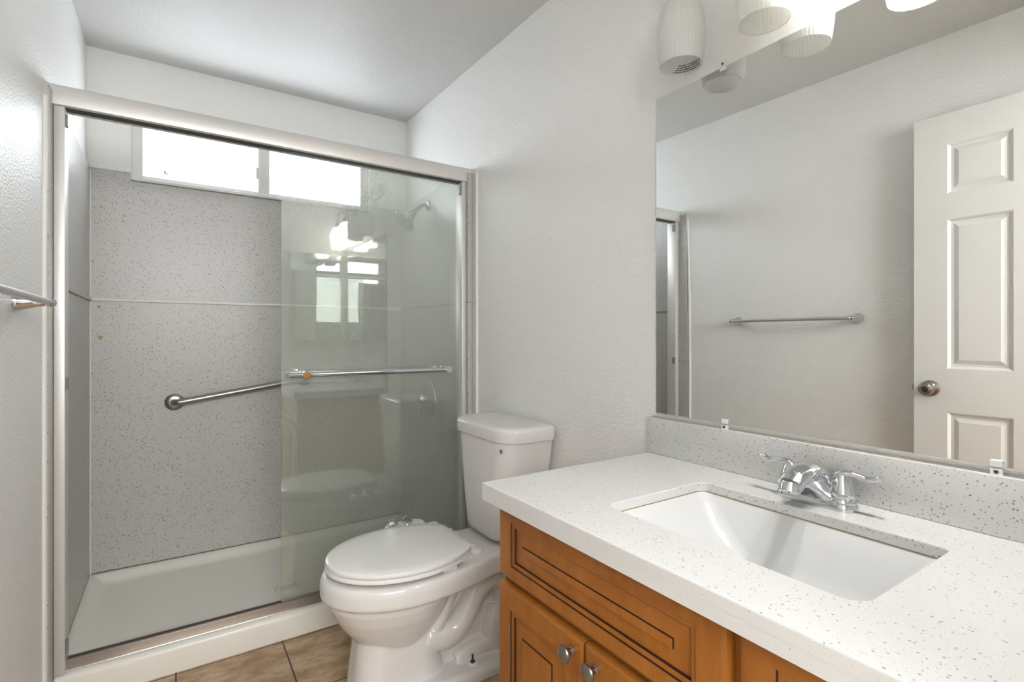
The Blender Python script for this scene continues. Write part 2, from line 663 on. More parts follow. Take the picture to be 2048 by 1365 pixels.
# ------------------------------------------------------------------ shower wall cladding
PT = 1.954
g = 'stone panels lining the shower'
t = thing('shower_wall_panel', 'speckled grey stone panel on the shower wall under the window', 'wall panel', (0.43, YF - 0.006, 0.09), g)
bm = B()
rbox(bm, XL + 0.012, XR - 0.036, YF - 0.012, YF, 0.09, 1.345)
obj('lower_slab', bm, M['slab'], t, 0)
bm = B()
rbox(bm, XL + 0.012, XR - 0.036, YF - 0.012, YF, 1.3455, 1.914)
rbox(bm, XL + 0.012, WX0, YF - 0.012, YF, 1.914, PT); rbox(bm, WX1, XR - 0.036, YF - 0.012, YF, 1.914, PT)
obj('upper_slab', bm, M['slab'], t, 0)
bm = B(); rbox(bm, XL + 0.014, XR - 0.038, YF - 0.020, YF - 0.012, 1.345, 1.358, 0.003, 2); obj('seam_strip', bm, M['caulk'], t)
bm = B(); rbox(bm, XL + 0.012, XL + 0.017, YF - 0.017, YF - 0.012, 0.1, PT - 0.01, 0.0015, 1); obj('corner_bead', bm, M['caulk'], t)
bm = B()
tube(bm, spline([(XL + 0.02, YF - 0.013, 0.1015), (0.3, YF - 0.013, 0.1), (XR - 0.04, YF - 0.013, 0.1015)], 8), 0.0022, 6)
obj('grime_line', bm, M['grime'], t)
for (x, z, s) in ((-0.288, 1.318, 0.007), (-0.276, 1.305, 0.003), (-0.283, 1.178, 0.009), (-0.287, 1.172, 0.004)):
    bm = B()
    lathe(bm, [(0, -0.0006), (s * 0.9, -0.0004), (s, 0.0)], (x, YF - 0.0121, z), (0, 1, 0), 9, 0, lambda q: 1 + 0.3 * math.sin(3 * q + z * 40))
    obj('stain', bm, M['stain'], t)

t = thing('shower_wall_panel', 'speckled stone panel on the left shower wall, beside the open end of the shower', 'wall panel', (XL + 0.006, 2.55, 0.0), g)
bm = B(); rbox(bm, XL, XL + 0.012, 2.085, YF - 0.0, 0.0, 1.345); obj('lower_slab', bm, M['slab'], t, 0)
bm = B(); rbox(bm, XL, XL + 0.012, 2.093, YF - 0.0, 1.3455, PT + 0.004); obj('upper_slab', bm, M['slab'], t, 0)
bm = B(); rbox(bm, XL + 0.012, XL + 0.020, 2.225, YF - 0.013, 1.345, 1.358, 0.003, 2); obj('seam_strip', bm, M['seam'], t)
bm = B(); tube(bm, spline([(XL + 0.002, 2.078, 0.0), (XL + 0.002, 2.078, 1.3), (XL + 0.002, 2.094, 1.92)], 6), 0.008, 8); obj('caulk_bead', bm, M['caulk'], t)

t = thing('shower_wall_panel', 'thick speckled stone panel on the right shower wall under the shower head', 'wall panel', (XR - 0.018, 2.55, 0.0), g)
bm = B(); rbox(bm, XR - 0.036, XR, 2.136, YF - 0.0, 0.0, 1.345, 0.003, 1); obj('lower_slab', bm, M['slab'], t, 0)
bm = B(); rbox(bm, XR - 0.036, XR, 2.136, YF - 0.0, 1.3455, 1.962, 0.003, 1); obj('upper_slab', bm, M['slab'], t, 0)
bm = B(); rbox(bm, XR - 0.042, XR - 0.036, 2.225, YF - 0.013, 1.345, 1.358, 0.002, 2); obj('seam_strip', bm, M['seam'], t)
bm = B(); rbox(bm, XR - 0.016, XR, 2.124, 2.136, 0.0, 1.958, 0.004, 2); obj('backing_edge', bm, M['slab'], t)
bm = B(); tube(bm, spline([(XR - 0.003, 2.112, 0.0), (XR - 0.003, 2.112, 1.0), (XR - 0.003, 2.112, 1.955)], 6), 0.009, 8); obj('caulk_bead', bm, M['caulk'], t)

# ------------------------------------------------------------------ shower pan
pan = thing('shower_pan', 'cream acrylic shower pan with a raised front curb', 'shower tray', (0.43, 2.57, 0.0))
bm = B()
X0, X1, Y0, Y1 = XL + 0.013, XR - 0.037, YD, YF - 0.013
loops = [  # side inset, front y, z front, z sides, corner radius
    (0.0, Y0, 0.0, 0.0, 0.002), (0.0, Y0, 0.076, 0.076, 0.002), (0.0, Y0 + 0.004, 0.088, 0.088, 0.003), (0.0, Y0 + 0.014, 0.0955, 0.0985, 0.004),
    (0.012, Y0 + 0.066, 0.0965, 0.0985, 0.006), (0.020, Y0 + 0.076, 0.094, 0.096, 0.010), (0.033, Y0 + 0.087, 0.080, 0.082, 0.016), (0.046, Y0 + 0.100, 0.068, 0.070, 0.022),
    (0.058, Y0 + 0.114, 0.0635, 0.0645, 0.026), (0.080, Y0 + 0.13, 0.0635, 0.063, 0.03), (0.30, Y0 + 0.26, 0.058, 0.056, 0.05)]
rings = []
for s, y0_, zf, zs, r in loops:
    R = rrect(X0 + s, X1 - s, y0_, Y1 - s, r, 0, 5)
    rings.append([(x, y, zf + (zs - zf) * max(0, min(1, (y - y0_) / 0.08))) for x, y, _ in R])
loft(bm, rings, True, True)
obj('tray', bm, M['pan'], pan, 40)
bm = B()
lathe(bm, [(0.0, 0.0065), (0.030, 0.0065), (0.052, 0.005), (0.055, 0.0)], (0.428, 2.46, 0.0565), (0, 0, 1), 32)
dr = obj('drain_cover', bm, M['pan'], pan)
for i in range(-1, 2):
    bm = B()
    rbox(bm, 0.428 - 0.034, 0.428 + 0.034, 2.4575 + i * 0.016, 2.4625 + i * 0.016, 0.0628, 0.0636)
    obj('drain_slot', bm, M['steel_dark'], dr, 0)
bm = B()
lathe(bm, [(0.0545, 0.0), (0.057, 0.0016), (0.059, 0.0)], (0.428, 2.46, 0.0566), (0, 0, 1), 32)
obj('drain_ring', bm, M['grime'], dr)

# ------------------------------------------------------------------ shower enclosure frame
fr = thing('shower_door_frame', 'silver metal frame around the shower opening', 'shower frame', (0.43, 2.185, 0.09))
bm = B()
prof = [(2.1535, 1.918), (2.149, 1.921), (2.1475, 1.936), (2.1485, 1.956), (2.152, 1.972), (2.158, 1.983), (2.168, 1.989), (2.195, 1.990), (2.215, 1.986), (2.222, 1.978), (2.222, 1.918), (2.206, 1.918), (2.206, 1.928), (2.162, 1.928), (2.162, 1.918)]
prism_x(bm, prof, XL + 0.0005, XR - 0.0005)
hd = obj('header_rail', bm, M['alum'], fr, 50)
bm = B(); rbox(bm, -0.318, 1.158, 2.163, 2.205, 1.9185, 1.927); obj('roller_channel', bm, M['rubber'], hd, 0)
bm = B()
prism_x(bm, [(2.177, 0.0975), (2.1785, 0.100), (2.1795, 0.128), (2.1805, 0.131), (2.188, 0.131), (2.188, 0.110), (2.201, 0.110), (2.201, 0.124), (2.205, 0.124), (2.205, 0.110), (2.217, 0.110), (2.217, 0.126), (2.221, 0.126), (2.221, 0.0975)], -0.296, 1.140)
obj('bottom_track', bm, plain('track_metal', (0.36, 0.32, 0.285, 1), 0.22, 0.75), fr, 30)
for (xa, xb) in ((-0.3205, -0.2925), (1.136, 1.1595)):
    bm = B(); rbox(bm, xa, xb, 2.1535, 2.221, 0.0995, 1.9175, 0.0025, 2)
    jb = obj('side_jamb', bm, M['alum'], fr)
    s = 1 if xa < 0 else -1
    xi = xb if xa < 0 else xa
    for z in ((1.877, 1.03, 0.184) if xa < 0 else (1.877,)):
        bm = B(); rbox(bm, min(xi, xi + s * 0.006), max(xi, xi + s * 0.006), 2.160, 2.178, z - 0.02, z + 0.02, 0.0015, 1)
        obj('bumper', bm, M['bumper'], jb)

# two glass panels, both slid to the right
def glass_door(y0, y1, x0, x1, z0, z1, label, ybar, side, xb0, xb1, posts, zbar, cap_reflection):
    t = thing('sliding_glass_door', label, 'shower door', ((x0 + x1) / 2, (y0 + y1) / 2, z0), 'sliding shower doors')
    bm = B()
    rbox(bm, x0, x1, y0, y1, z0, z1, 0, mi=0)
    for f in bm.faces:
        if abs(f.normal.y) < 0.5:
            f.material_index = 0
    bm.normal_update()
    for f in bm.faces:
        if abs(f.normal.x) > 0.5 or abs(f.normal.z) > 0.5:
            f.material_index = 1
    obj('glass_panel', bm, [M['door_glass'] if side < 0 else M['door_glass_spotted'], M['edge_glass']], t, 0)
    bm = B(); rbox(bm, x0 + 0.002, x1, y0 - 0.002, y1 + 0.002, z0 - 0.012, z0 + 0.006, 0.001, 1); obj('bottom_guide', bm, M['bumper'], t)
    bm = B()
    lathe(bm, [(0.0, xb0), (0.0095, xb0), (0.0110, xb0 + 0.0015), (0.0110, xb1 - 0.0015), (0.0095, xb1), (0.0, xb1)], (0, ybar, zbar), (1, 0, 0), 24)
    hb = obj('towel_bar', bm, M['chrome'], t)
    for i, px in enumerate(posts):
        bm = B()
        ys = y0 if side < 0 else y1
        far = ybar + side * 0.016
        L = abs(far - ys)
        ax = (0, side, 0)
        lathe(bm, [(0.0, 0.0), (0.013, 0.0), (0.013, 0.004), (0.009, 0.006), (0.009, L - 0.03), (0.0155, L - 0.028), (0.0155, L - 0.001), (0.0145, L), (0, L)], (px, ys, zbar), ax, 24)
        pm = obj('bar_post', bm, M['chrome'], hb)
        if cap_reflection and i == 0:
            bm = B(); lathe(bm, [(0.0, L + 0.0012), (0.0142, L + 0.0008), (0.0148, L - 0.001)], (px, ys, zbar), ax, 24)
            o = obj('bar_post_cap', bm, M['cap_reflection'], hb); o['label'] = 'post end with painted cabinet reflection'
    return t


glass_door(2.186, 2.193, 0.351, 1.140, 0.122, 1.928, 'front glass shower panel with a chrome bar and a brown cabinet reflection painted on one post end', 2.123, -1, 0.371, 1.066, (0.431, 1.046), 1.032, True)
glass_door(2.209, 2.215, 0.355, 1.140, 0.122, 1.928, 'rear glass shower panel behind the front one, bar facing the shower', 2.268, 1, 0.378, 1.135, (0.44, 1.08), 1.026, False)

# ------------------------------------------------------------------ grab bar, shower head, valve
t = thing('grab_bar', 'brushed steel grab bar sloping up across the window side shower wall', 'grab bar', (0.0, YF - 0.012, 0.862))
yw, yb = YF - 0.0121, YF - 0.062
bm = B()
p0, p1 = Vector((0.0, 0, 0.862)), Vector((0.60, 0, 0.952))
dr_ = (p1 - p0).normalized()
def gp(s, y): q = p0 + dr_ * s; return (q.x, y, q.z)
L = (p1 - p0).length
tube(bm, spline([gp(0.0, yw - 0.004), gp(0.0, yb + 0.022), gp(0.010, yb + 0.006), gp(0.03, yb), gp(L * 0.3, yb), gp(L * 0.7, yb), gp(L - 0.03, yb), gp(L - 0.01, yb + 0.006), gp(L, yb + 0.022), gp(L, yw - 0.004)], 5), 0.0158, 20)
obj('bar', bm, M['nickel'], t)
for s in (0, L):
    bm = B(); lathe(bm, [(0.0, 0.0095), (0.0165, 0.0095), (0.024, 0.009), (0.036, 0.006), (0.041, 0.0005), (0.0405, 0.0)], gp(s, yw), (0, -1, 0), 32)
    obj('wall_flange', bm, M['nickel'], t)

XT = XR - 0.036
t = thing('showerhead', 'chrome shower head on a bent arm, on the right shower wall', 'shower head', (XT, 2.59, 1.90))
bm = B(); lathe(bm, [(0.0, 0.012), (0.012, 0.012), (0.022, 0.009), (0.030, 0.003), (0.031, 0.0)], (XT - 0.0002, 2.59, 1.899), (-1, 0, 0), 32)
obj('wall_flange', bm, M['chrome'], t)
bm = B(); tube(bm, spline([(XT - 0.003, 2.59, 1.900), (1.140, 2.592, 1.900), (1.112, 2.596, 1.886), (1.075, 2.600, 1.848)], 8), 0.0105, 18)
obj('arm', bm, M['chrome_dull'], t)
hd_c = Vector((1.082, 2.6, 1.856)); hd_a = Vector((-0.62, 0.0, -0.63)).normalized()
bm = B()
lathe(bm, [(0.0, -0.006), (0.014, -0.006), (0.0165, 0.0), (0.0165, 0.012), (0.020, 0.022), (0.028, 0.040), (0.040, 0.058), (0.056, 0.070), (0.063, 0.076), (0.065, 0.082), (0.063, 0.089), (0.058, 0.091), (0.0, 0.091)], hd_c, hd_a, 40)
sh = obj('head', bm, M['chrome_dull'], t)
a_, u_, w_ = frame_of(hd_a)
bm = B()
lathe(bm, [(0.0, 0.0925), (0.054, 0.0925), (0.056, 0.0905)], hd_c, hd_a, 40)
for ring, cnt in ((0.014, 8), (0.028, 16), (0.043, 24)):
    for i in range(cnt):
        tt = 2 * PI * i / cnt
        lathe(bm, [(0.0022, 0.0), (0.0016, 0.003), (0.0, 0.003)], hd_c + a_ * 0.0922 + (u_ * math.cos(tt) + w_ * math.sin(tt)) * ring, hd_a, 6)
obj('spray_face', bm, plain('spray_grey', (0.28, 0.30, 0.30, 1), 0.4), sh)

t = thing('shower_valve', 'round chrome shower valve plate low on the right shower wall', 'shower valve', (XT, 2.59, 0.844))
bm = B(); lathe(bm, [(0.0, 0.016), (0.03, 0.016), (0.07, 0.011), (0.092, 0.004), (0.094, 0.0)], (XT - 0.0002, 2.59, 0.844), (-1, 0, 0), 40)
obj('escutcheon', bm, M['satin'], t)
bm = B(); lathe(bm, [(0.026, 0.012), (0.024, 0.03), (0.020, 0.050), (0.016, 0.056), (0.0, 0.057)], (XT, 2.59, 0.844), (-1, 0, 0), 28)
tube(bm, [(XT - 0.042, 2.59, 0.84), (XT - 0.050, 2.59, 0.80), (XT - 0.055, 2.59, 0.765)], [0.010, 0.008, 0.009], 12)
obj('handle', bm, M['chrome'], t)

# ------------------------------------------------------------------ towel bar on the left wall
t = thing('towel_bar', 'satin towel bar with teardrop posts on the left wall', 'towel bar', (XL, 1.435, 1.268))
bm = B(); lathe(bm, [(0, -0.31), (0.0085, -0.31), (0.0085, 0.305), (0, 0.305)], (XL + 0.068, 1.436, 1.269), (0, 1, 0), 20)
obj('bar', bm, M['satin'], t)
for y, s in ((1.126, -1), (1.745, 1)):
    bm = B()
    lathe(bm, [(0.0, 0.0), (0.0245, 0.0), (0.0250, 0.004), (0.0235, 0.008), (0.020, 0.020), (0.0145, 0.036), (0.011, 0.048), (0.0105, 0.056)], (XL + 0.0002, y, 1.269), (1, 0, 0), 28)
    po = obj('wall_post', bm, M['chrome'], t)
    bm = B()
    lathe(bm, [(0.0, -0.013), (0.008, -0.013), (0.0115, -0.009), (0.0115, -0.005), (0.0105, -0.004), (0.0105, 0.0), (0.0118, 0.003), (0.0118, 0.007), (0.008, 0.0125), (0.0, 0.0135)], (XL + 0.068, y, 1.269), (0, s, 0), 24)
    obj('bar_cap', bm, M['chrome'], po)

# ------------------------------------------------------------------ open door against the left wall
DX, DY0, DY1, DZ0, DZ1 = -0.245, 0.115, 0.877, 0.012, 2.091
ys = [DY0, DY0 + 0.110, DY0 + 0.306, DY0 + 0.452, DY0 + 0.650, DY1]
zs = [DZ0, 0.26, 0.874, 1.051, 1.660, 1.763, 1.967, DZ1]
bm = B()
for i in range(5):
    for j in range(7):
        if i in (1, 3) and j in (1, 3, 5):
            panel_rings(bm, DX, 1, ys[i], ys[i + 1], zs[j], zs[j + 1],
                        [(0, 0, 0, 0), (0.004, 0.004, 0.002, 0), (0.010, 0.010, 0.009, 0), (0.020, 0.020, 0.010, 0), (0.036, 0.036, 0.003, 0), (0.040, 0.040, 0.003, 0)])
        else:
            f = bm.faces.new([bm.verts.new((DX, y, z)) for y, z in ((ys[i], zs[j]), (ys[i + 1], zs[j]), (ys[i + 1], zs[j + 1]), (ys[i], zs[j + 1]))])
bmesh.ops.remove_doubles(bm, verts=bm.verts, dist=0.0003)
bd = [e for e in bm.edges if len(e.link_faces) == 1]
r = bmesh.ops.extrude_edge_only(bm, edges=bd)
nv = [q for q in r['geom'] if isinstance(q, bmesh.types.BMVert)]
bmesh.ops.translate(bm, verts=nv, vec=(-0.035, 0, 0))
bmesh.ops.holes_fill(bm, edges=[e for e in bm.edges if len(e.link_faces) == 1], sides=0)
door = struct('door_1', bm, M['door'], smooth=20)
KY, KZ = 0.821, 0.967
for s, x in ((1, DX), (-1, DX - 0.035)):
    bm = B()
    if s > 0:
        lathe(bm, [(0.0, 0.0), (0.033, 0.0), (0.033, 0.003), (0.030, 0.008), (0.018, 0.012), (0.0135, 0.016), (0.0135, 0.026), (0.020, 0.032), (0.0265, 0.040), (0.0275, 0.048), (0.025, 0.056), (0.018, 0.0605), (0.012, 0.061), (0.010, 0.058), (0.0, 0.058)], (x, KY, KZ), (1, 0, 0), 36)
    else:
        lathe(bm, [(0.0, 0.0), (0.033, 0.0), (0.033, 0.003), (0.030, 0.008), (0.0135, 0.014), (0.0135, 0.020), (0.0255, 0.028), (0.027, 0.036), (0.018, 0.045), (0.0, 0.046)], (x, KY, KZ), (-1, 0, 0), 30)
    kn = obj('door_knob', bm, M['nickel'], door)
    if s > 0:
        bm = B(); lathe(bm, [(0.0095, 0.0578), (0.008, 0.0605), (0.004, 0.0615), (0, 0.0615)], (x, KY, KZ), (1, 0, 0), 20)
        rbox(bm, x + 0.061, x + 0.0635, KY - 0.0045, KY + 0.0045, KZ - 0.0012, KZ + 0.0012)
        obj('lock_button', bm, M['steel_dark'], kn)
bm = B(); rbox(bm, DX - 0.024, DX - 0.011, DY1 - 0.001, DY1 + 0.010, KZ - 0.012, KZ + 0.012, 0.002, 1); obj('latch', bm, M['nickel'], door)
for z in (0.25, 1.05, 1.88):
    bm = B(); lathe(bm, [(0, -0.045), (0.006, -0.045), (0.006, 0.045), (0, 0.045)], (DX - 0.0, DY0 - 0.006, z), (0, 0, 1), 12); obj('hinge', bm, M['nickel'], door)

# ------------------------------------------------------------------ vanity
XFACE = 0.632
VY0, VY1 = 0.022, 1.016
gl = 'maple base cabinets of the vanity'


def front(name, y0, y1, z0, z1, iy, iz, ry, rz, parent):
    bm = B()
    panel_rings(bm, XFACE, -1, y0, y1, z0, z1,
                [(0, 0, 0.006, 0), (0.0015, 0.0015, 0.002, 0), (0.006, 0.006, 0.0, 0), (0.011, 0.011, 0.0, 0),
                 (iy, iz, 0.0, 0), (iy + 0.0012, iz + 0.0012, 0.0035, 1), (iy + 0.010, iz + 0.010, 0.0035, 0), (iy + 0.0112, iz + 0.0112, 0.009, 1),
                 (iy + 0.014, iz + 0.014, 0.009, 0), (ry, rz, 0.0045, 0), (ry + 0.001, rz + 0.001, 0.0012, 1), (ry + 0.003, rz + 0.003, 0.001, 0)], back=0.0185)
    return obj(name, bm, [M['wood'], M['glaze']], parent, 25)


def cab_knob(y, z, parent):
    bm = B()
    lathe(bm, [(0.0, 0.0), (0.0085, 0.0), (0.0085, 0.002), (0.0062, 0.004), (0.0055, 0.010), (0.0075, 0.014), (0.0150, 0.0175), (0.0165, 0.0205), (0.0155, 0.0235), (0.010, 0.0265), (0.0, 0.0278)], (XFACE, y, z), (-1, 0, 0), 32)
    return obj('knob', bm, M['knob'], parent)


def carcass(y0, y1, parent):
    bm = B()
    for ya, yb in ((y0, y0 + 0.018), (y1 - 0.018, y1)):
        if 0.27 < ya < 0.78:      # partition notched under the basin
            rbox(bm, 0.652, 1.185, ya, yb, 0.0, 0.64)
            rbox(bm, 0.652, 0.705, ya, yb, 0.64, 0.796)
            rbox(bm, 1.085, 1.185, ya, yb, 0.64, 0.796)
        else:
            rbox(bm, 0.652, 1.185, ya, yb, 0.0, 0.796)
    rbox(bm, 0.652, 1.185, y0 + 0.018, y1 - 0.018, 0.095, 0.113)
    rbox(bm, 1.173, 1.185, y0 + 0.018, y1 - 0.018, 0.113, 0.796)
    rbox(bm, 0.715, 0.733, y0 + 0.018, y1 - 0.018, 0.0, 0.095)
    for z0, z1 in ((0.113, 0.14), (0.600, 0.645), (0.775, 0.796)):
        rbox(bm, 0.652, 0.671, y0 + 0.018, y1 - 0.018, z0, z1)
    return obj('carcass', bm, M['wood'], parent, 0)


c1 = thing('vanity_cabinet', 'honey maple sink base cabinet with two doors, next to the toilet', 'cabinet', (0.90, 0.712, 0.0), gl)
carcass(0.410, VY1, c1)
front('drawer_front', 0.424, 1.0145, 0.632, 0.793, 0.050, 0.031, 0.092, 0.072, c1)
d1 = front('door', 0.7225, 1.0165, 0.110, 0.614, 0.050, 0.050, 0.094, 0.094, c1)
cab_knob(0.752, 0.583, d1)
d2 = front('door', 0.424, 0.7165, 0.110, 0.614, 0.050, 0.050, 0.094, 0.094, c1)
cab_knob(0.686, 0.583, d2)
c2 = thing('drawer_cabinet', 'honey maple drawer cabinet right of the sink cabinet, cut off by the frame', 'cabinet', (0.90, 0.215, 0.0), gl)
carcass(VY0, 0.4085, c2)
for z0, z1 in ((0.632, 0.793), (0.375, 0.614), (0.110, 0.357)):
    df_ = front('drawer', 0.034, 0.4055, z0, z1, 0.050, 0.031 if z1 > 0.7 else 0.045, 0.092, 0.072 if z1 > 0.7 else 0.085, c2)
    cab_knob(0.22, (z0 + z1) / 2, df_)

# countertop with the sink cut-out
ZT = 0.838
SX0, SX1, SY0, SY1 = 0.735, 1.046, 0.300, 0.766
bm = B()
outer = [(0.6065, 0.006), (XR - 0.0005, 0.006), (XR - 0.0005, 1.048), (0.6065, 1.048)]
inner = [(x, y) for x, y, _ in rrect(SX0, SX1, SY0, SY1, [0.030, 0.014, 0.022, 0.022], 0, 6)]
ov = [bm.verts.new((x, y, ZT)) for x, y in outer]
iv = [bm.verts.new((x, y, ZT)) for x, y in inner]
es = [bm.edges.new((ov[i], ov[(i + 1) % 4])) for i in range(4)] + [bm.edges.new((iv[i], iv[(i + 1) % len(iv)])) for i in range(len(iv))]
r = bmesh.ops.triangle_fill(bm, edges=es, use_beauty=True)
top = [f for f in bm.faces]
r = bmesh.ops.extrude_face_region(bm, geom=top)
nv = [q for q in r['geom'] if isinstance(q, bmesh.types.BMVert)]
bmesh.ops.translate(bm, verts=nv, vec=(0, 0, -0.020))
be = []
bm.edges.ensure_lookup_table()
for e in bm.edges:
    if all(abs(q.co.z - ZT) < 1e-5 for q in e.verts) and len(e.link_faces) == 2 and e.calc_face_angle(0) > 0.5:
        be.append(e)
bmesh.ops.bevel(bm, geom=be, offset=0.0025, segments=2, affect='EDGES', profile=0.5)
rbox(bm, 0.6065, 0.645, 0.006, 1.048, 0.7972, 0.8182)
rbox(bm, 0.645, XR - 0.0005, 1.022, 1.048, 0.7972, 0.8182)
ct = obj('countertop', bm, M['quartz'], None, 0)
tag(ct, 'white speckled quartz countertop on the maple cabinets', 'countertop')
bm = B(); rbox(bm, XR - 0.0205, XR - 0.0005, 0.006, 1.0525, ZT + 0.0003, 0.9425, 0.0018, 2)
bs = tag(obj('backsplash', bm, M['quartz']), 'low speckled quartz strip behind the faucet under the mirror', 'backsplash')
bm = B(); tube(bm, [(XR - 0.003, 0.006, 0.944), (XR - 0.003, 0.5, 0.944), (XR - 0.003, 1.045, 0.944)], 0.0024, 6)
obj('grime_line', bm, plain('caulk_dirty', (0.50, 0.47, 0.40, 1), 0.6), bs)

# undermount sink
sk = thing('sink', 'white rectangular undermount sink in the quartz countertop', 'sink', (0.89, 0.533, 0.66))
bm = B()
levels = [(0.8172, -0.018, -0.018, -0.018, -0.018, 0.03), (0.8172, -0.002, -0.002, -0.002, -0.002, 0.024), (0.8140, 0.000, 0.001, 0.002, 0.001, 0.026), (0.805, 0.004, 0.006, 0.012, 0.006, 0.03),
          (0.785, 0.010, 0.016, 0.034, 0.014, 0.034), (0.760, 0.018, 0.028, 0.058, 0.024, 0.04), (0.735, 0.028, 0.038, 0.092, 0.036, 0.046), (0.712, 0.042, 0.050, 0.130, 0.052, 0.05),
          (0.700, 0.060, 0.066, 0.162, 0.072, 0.05), (0.695, 0.085, 0.09, 0.195, 0.10, 0.05), (0.692, 0.12, 0.13, 0.21, 0.18, 0.02)]
# insets: x0 (front), x1 (back), y1 (left in the picture), y0 (right)
loft(bm, [rrect(SX0 + a, SX1 - b, SY0 + d, SY1 - c, r, z, 6) for z, a, b, c, d, r in levels], False, True)
rows = [rrect(SX0 + a - 0.012, SX1 - b + 0.012, SY0 + d - 0.012, SY1 - c + 0.012, r, z - 0.010, 6) for z, a, b, c, d, r in levels[2:]]
loft(bm, rows, False, True)
obj('basin', bm, M['sink'], sk, 60, fix=False)
bm = B(); lathe(bm, [(0.022, 0.0), (0.024, 0.0025), (0.020, 0.003), (0.0, 0.0035)], (0.90, 0.52, 0.6921), (0, 0, 1), 28); obj('drain_flange', bm, M['chrome'], sk)
bm = B()
ring = rrect(SX0 - 0.001, SX1 + 0.001, SY0 - 0.001, SY1 + 0.001, [0.030, 0.014, 0.022, 0.022], 0.8165, 6)
tube(bm, [q for q in ring[14:28]] + [ring[0]] if False else [q for q in ring[7:28]], 0.0014, 6)
obj('sealant_line', bm, plain('old_sealant', (0.34, 0.25, 0.12, 1), 0.6), sk)

# ------------------------------------------------------------------ faucet
FX, FY = 1.112, 0.541
fa = thing('faucet', 'chrome two handle faucet behind the sink', 'faucet', (FX, FY, ZT))
bm = B()
rr = []
for z, e in ((0.0003, 0.0), (0.006, 0.0), (0.012, -0.0015), (0.016, -0.004), (0.018, -0.008)):
    rr.append(rrect(FX - 0.026 - e, FX + 0.026 + e, FY - 0.078 - e, FY + 0.078 + e, 0.0255 + e, ZT + z, 8))
loft(bm, rr)
obj('base_plate', bm, M['chrome'], fa, 40)
bm = B()
sp = spline([(FX + 0.010, FY, ZT + 0.012), (FX + 0.004, FY, ZT + 0.040), (FX - 0.014, FY, ZT + 0.062), (FX - 0.042, FY, ZT + 0.070), (FX - 0.074, FY, ZT + 0.064), (FX - 0.098, FY, ZT + 0.050)], 6)
n = len(sp)
rad = [0.034 - 0.0125 * min(1, i / (n * 0.55)) for i in range(n)]
tube(bm, sp, rad, 24, flat=[(0.85, 1.15)] * n, up=(1, 0, 0))
for yy in (-1, 1):   # shoulders running down to the handle hubs
    tube(bm, spline([(FX - 0.006, FY, ZT + 0.044), (FX - 0.003, FY + yy * 0.020, ZT + 0.026), (FX, FY + yy * 0.046, ZT + 0.012)], 5), [0.027, 0.027, 0.0265, 0.026, 0.025, 0.0235, 0.022, 0.0205, 0.019, 0.0175, 0.016], 20)
spo = obj('spout', bm, M['chrome'], fa, 50)
bm = B(); lathe(bm, [(0.0, -0.002), (0.0185, -0.002), (0.0195, 0.002), (0.0195, 0.016), (0.017, 0.019), (0.0, 0.019)], (FX - 0.096, FY, ZT + 0.054), (-0.28, 0, -0.95), 28)
obj('aerator', bm, M['chrome'], spo)
for s in (-1, 1):
    hy = FY + s * 0.051
    bm = B()
    lathe(bm, [(0.0245, 0.014), (0.0245, 0.022), (0.0225, 0.024), (0.0235, 0.026), (0.0225, 0.036), (0.0185, 0.052), (0.014, 0.066), (0.011, 0.072), (0.0, 0.074)], (FX, hy, ZT), (0, 0, 1), 28)
    lv = spline([(FX - 0.002, hy - s * 0.006, ZT + 0.064), (FX - 0.002, hy + s * 0.006, ZT + 0.073), (FX, hy + s * 0.026, ZT + 0.072), (FX + 0.002, hy + s * 0.045, ZT + 0.068), (FX + 0.003, hy + s * 0.062, ZT + 0.073), (FX + 0.003, hy + s * 0.067, ZT + 0.076)], 5)
    nl = len(lv)
    tube(bm, lv, [0.0115 - 0.0045 * min(1, i / (nl * 0.4)) + 0.0022 * max(0, (i / nl - 0.65) / 0.35) for i in range(nl)], 16, flat=[(0.8, 1.15)] * nl)
    obj('handle', bm, M['chrome'], fa, 50)
bm = B(); lathe(bm, [(0.003, 0.015), (0.003, 0.040), (0.006, 0.043), (0.0075, 0.048), (0.0075, 0.053), (0.005, 0.056), (0, 0.0565)], (FX + 0.018, FY - 0.004, ZT), (0, 0, 1), 18); obj('lift_rod', bm, M['chrome'], fa)

# ------------------------------------------------------------------ mirror and clips
bm = B(); rbox(bm, XR - 0.0065, XR - 0.0005, 0.020, 1.0300, 0.957, 1.8815)
bm.normal_update()
for f in bm.faces:
    f.material_index = 0 if f.normal.x < -0.5 else 1
mi_ = tag(obj('wall_mirror', bm, [M['mirror'], M['mirror_edge']], None, 0), 'frameless mirror over the vanity', 'mirror')
bm = B(); rbox(bm, XR - 0.0075, XR - 0.0005, 0.020, 1.0300, 0.9535, 0.9568); obj('bottom_edge', bm, M['alum'], mi_, 0)


def clip(y, z, s, label):
    t = thing('mirror_clip', label, 'mirror clip', (XR - 0.006, y, z), 'clear plastic mirror clips')
    bm = B()
    rbox(bm, XR - 0.0125, XR - 0.0067, y - 0.0085, y + 0.0085, min(z, z - s * 0.011), max(z, z - s * 0.011), 0.001, 1)
    rbox(bm, XR - 0.0125, XR - 0.0005, y - 0.0085, y + 0.0085, min(z + s * 0.0008, z + s * 0.013) + (-0.003 if s < 0 else 0), max(z + s * 0.0008, z + s * 0.013) + (-0.003 if s < 0 else 0), 0.001, 1)
    obj('body', bm, M['clip'], t)
    bm = B(); lathe(bm, [(0.0032, 0), (0.0032, 0.001), (0.0, 0.0018)], (XR - 0.0126, y, z + s * (0.0065 if s > 0 else 0.009)), (-1, 0, 0), 12); obj('screw', bm, M['steel_dark'], t)


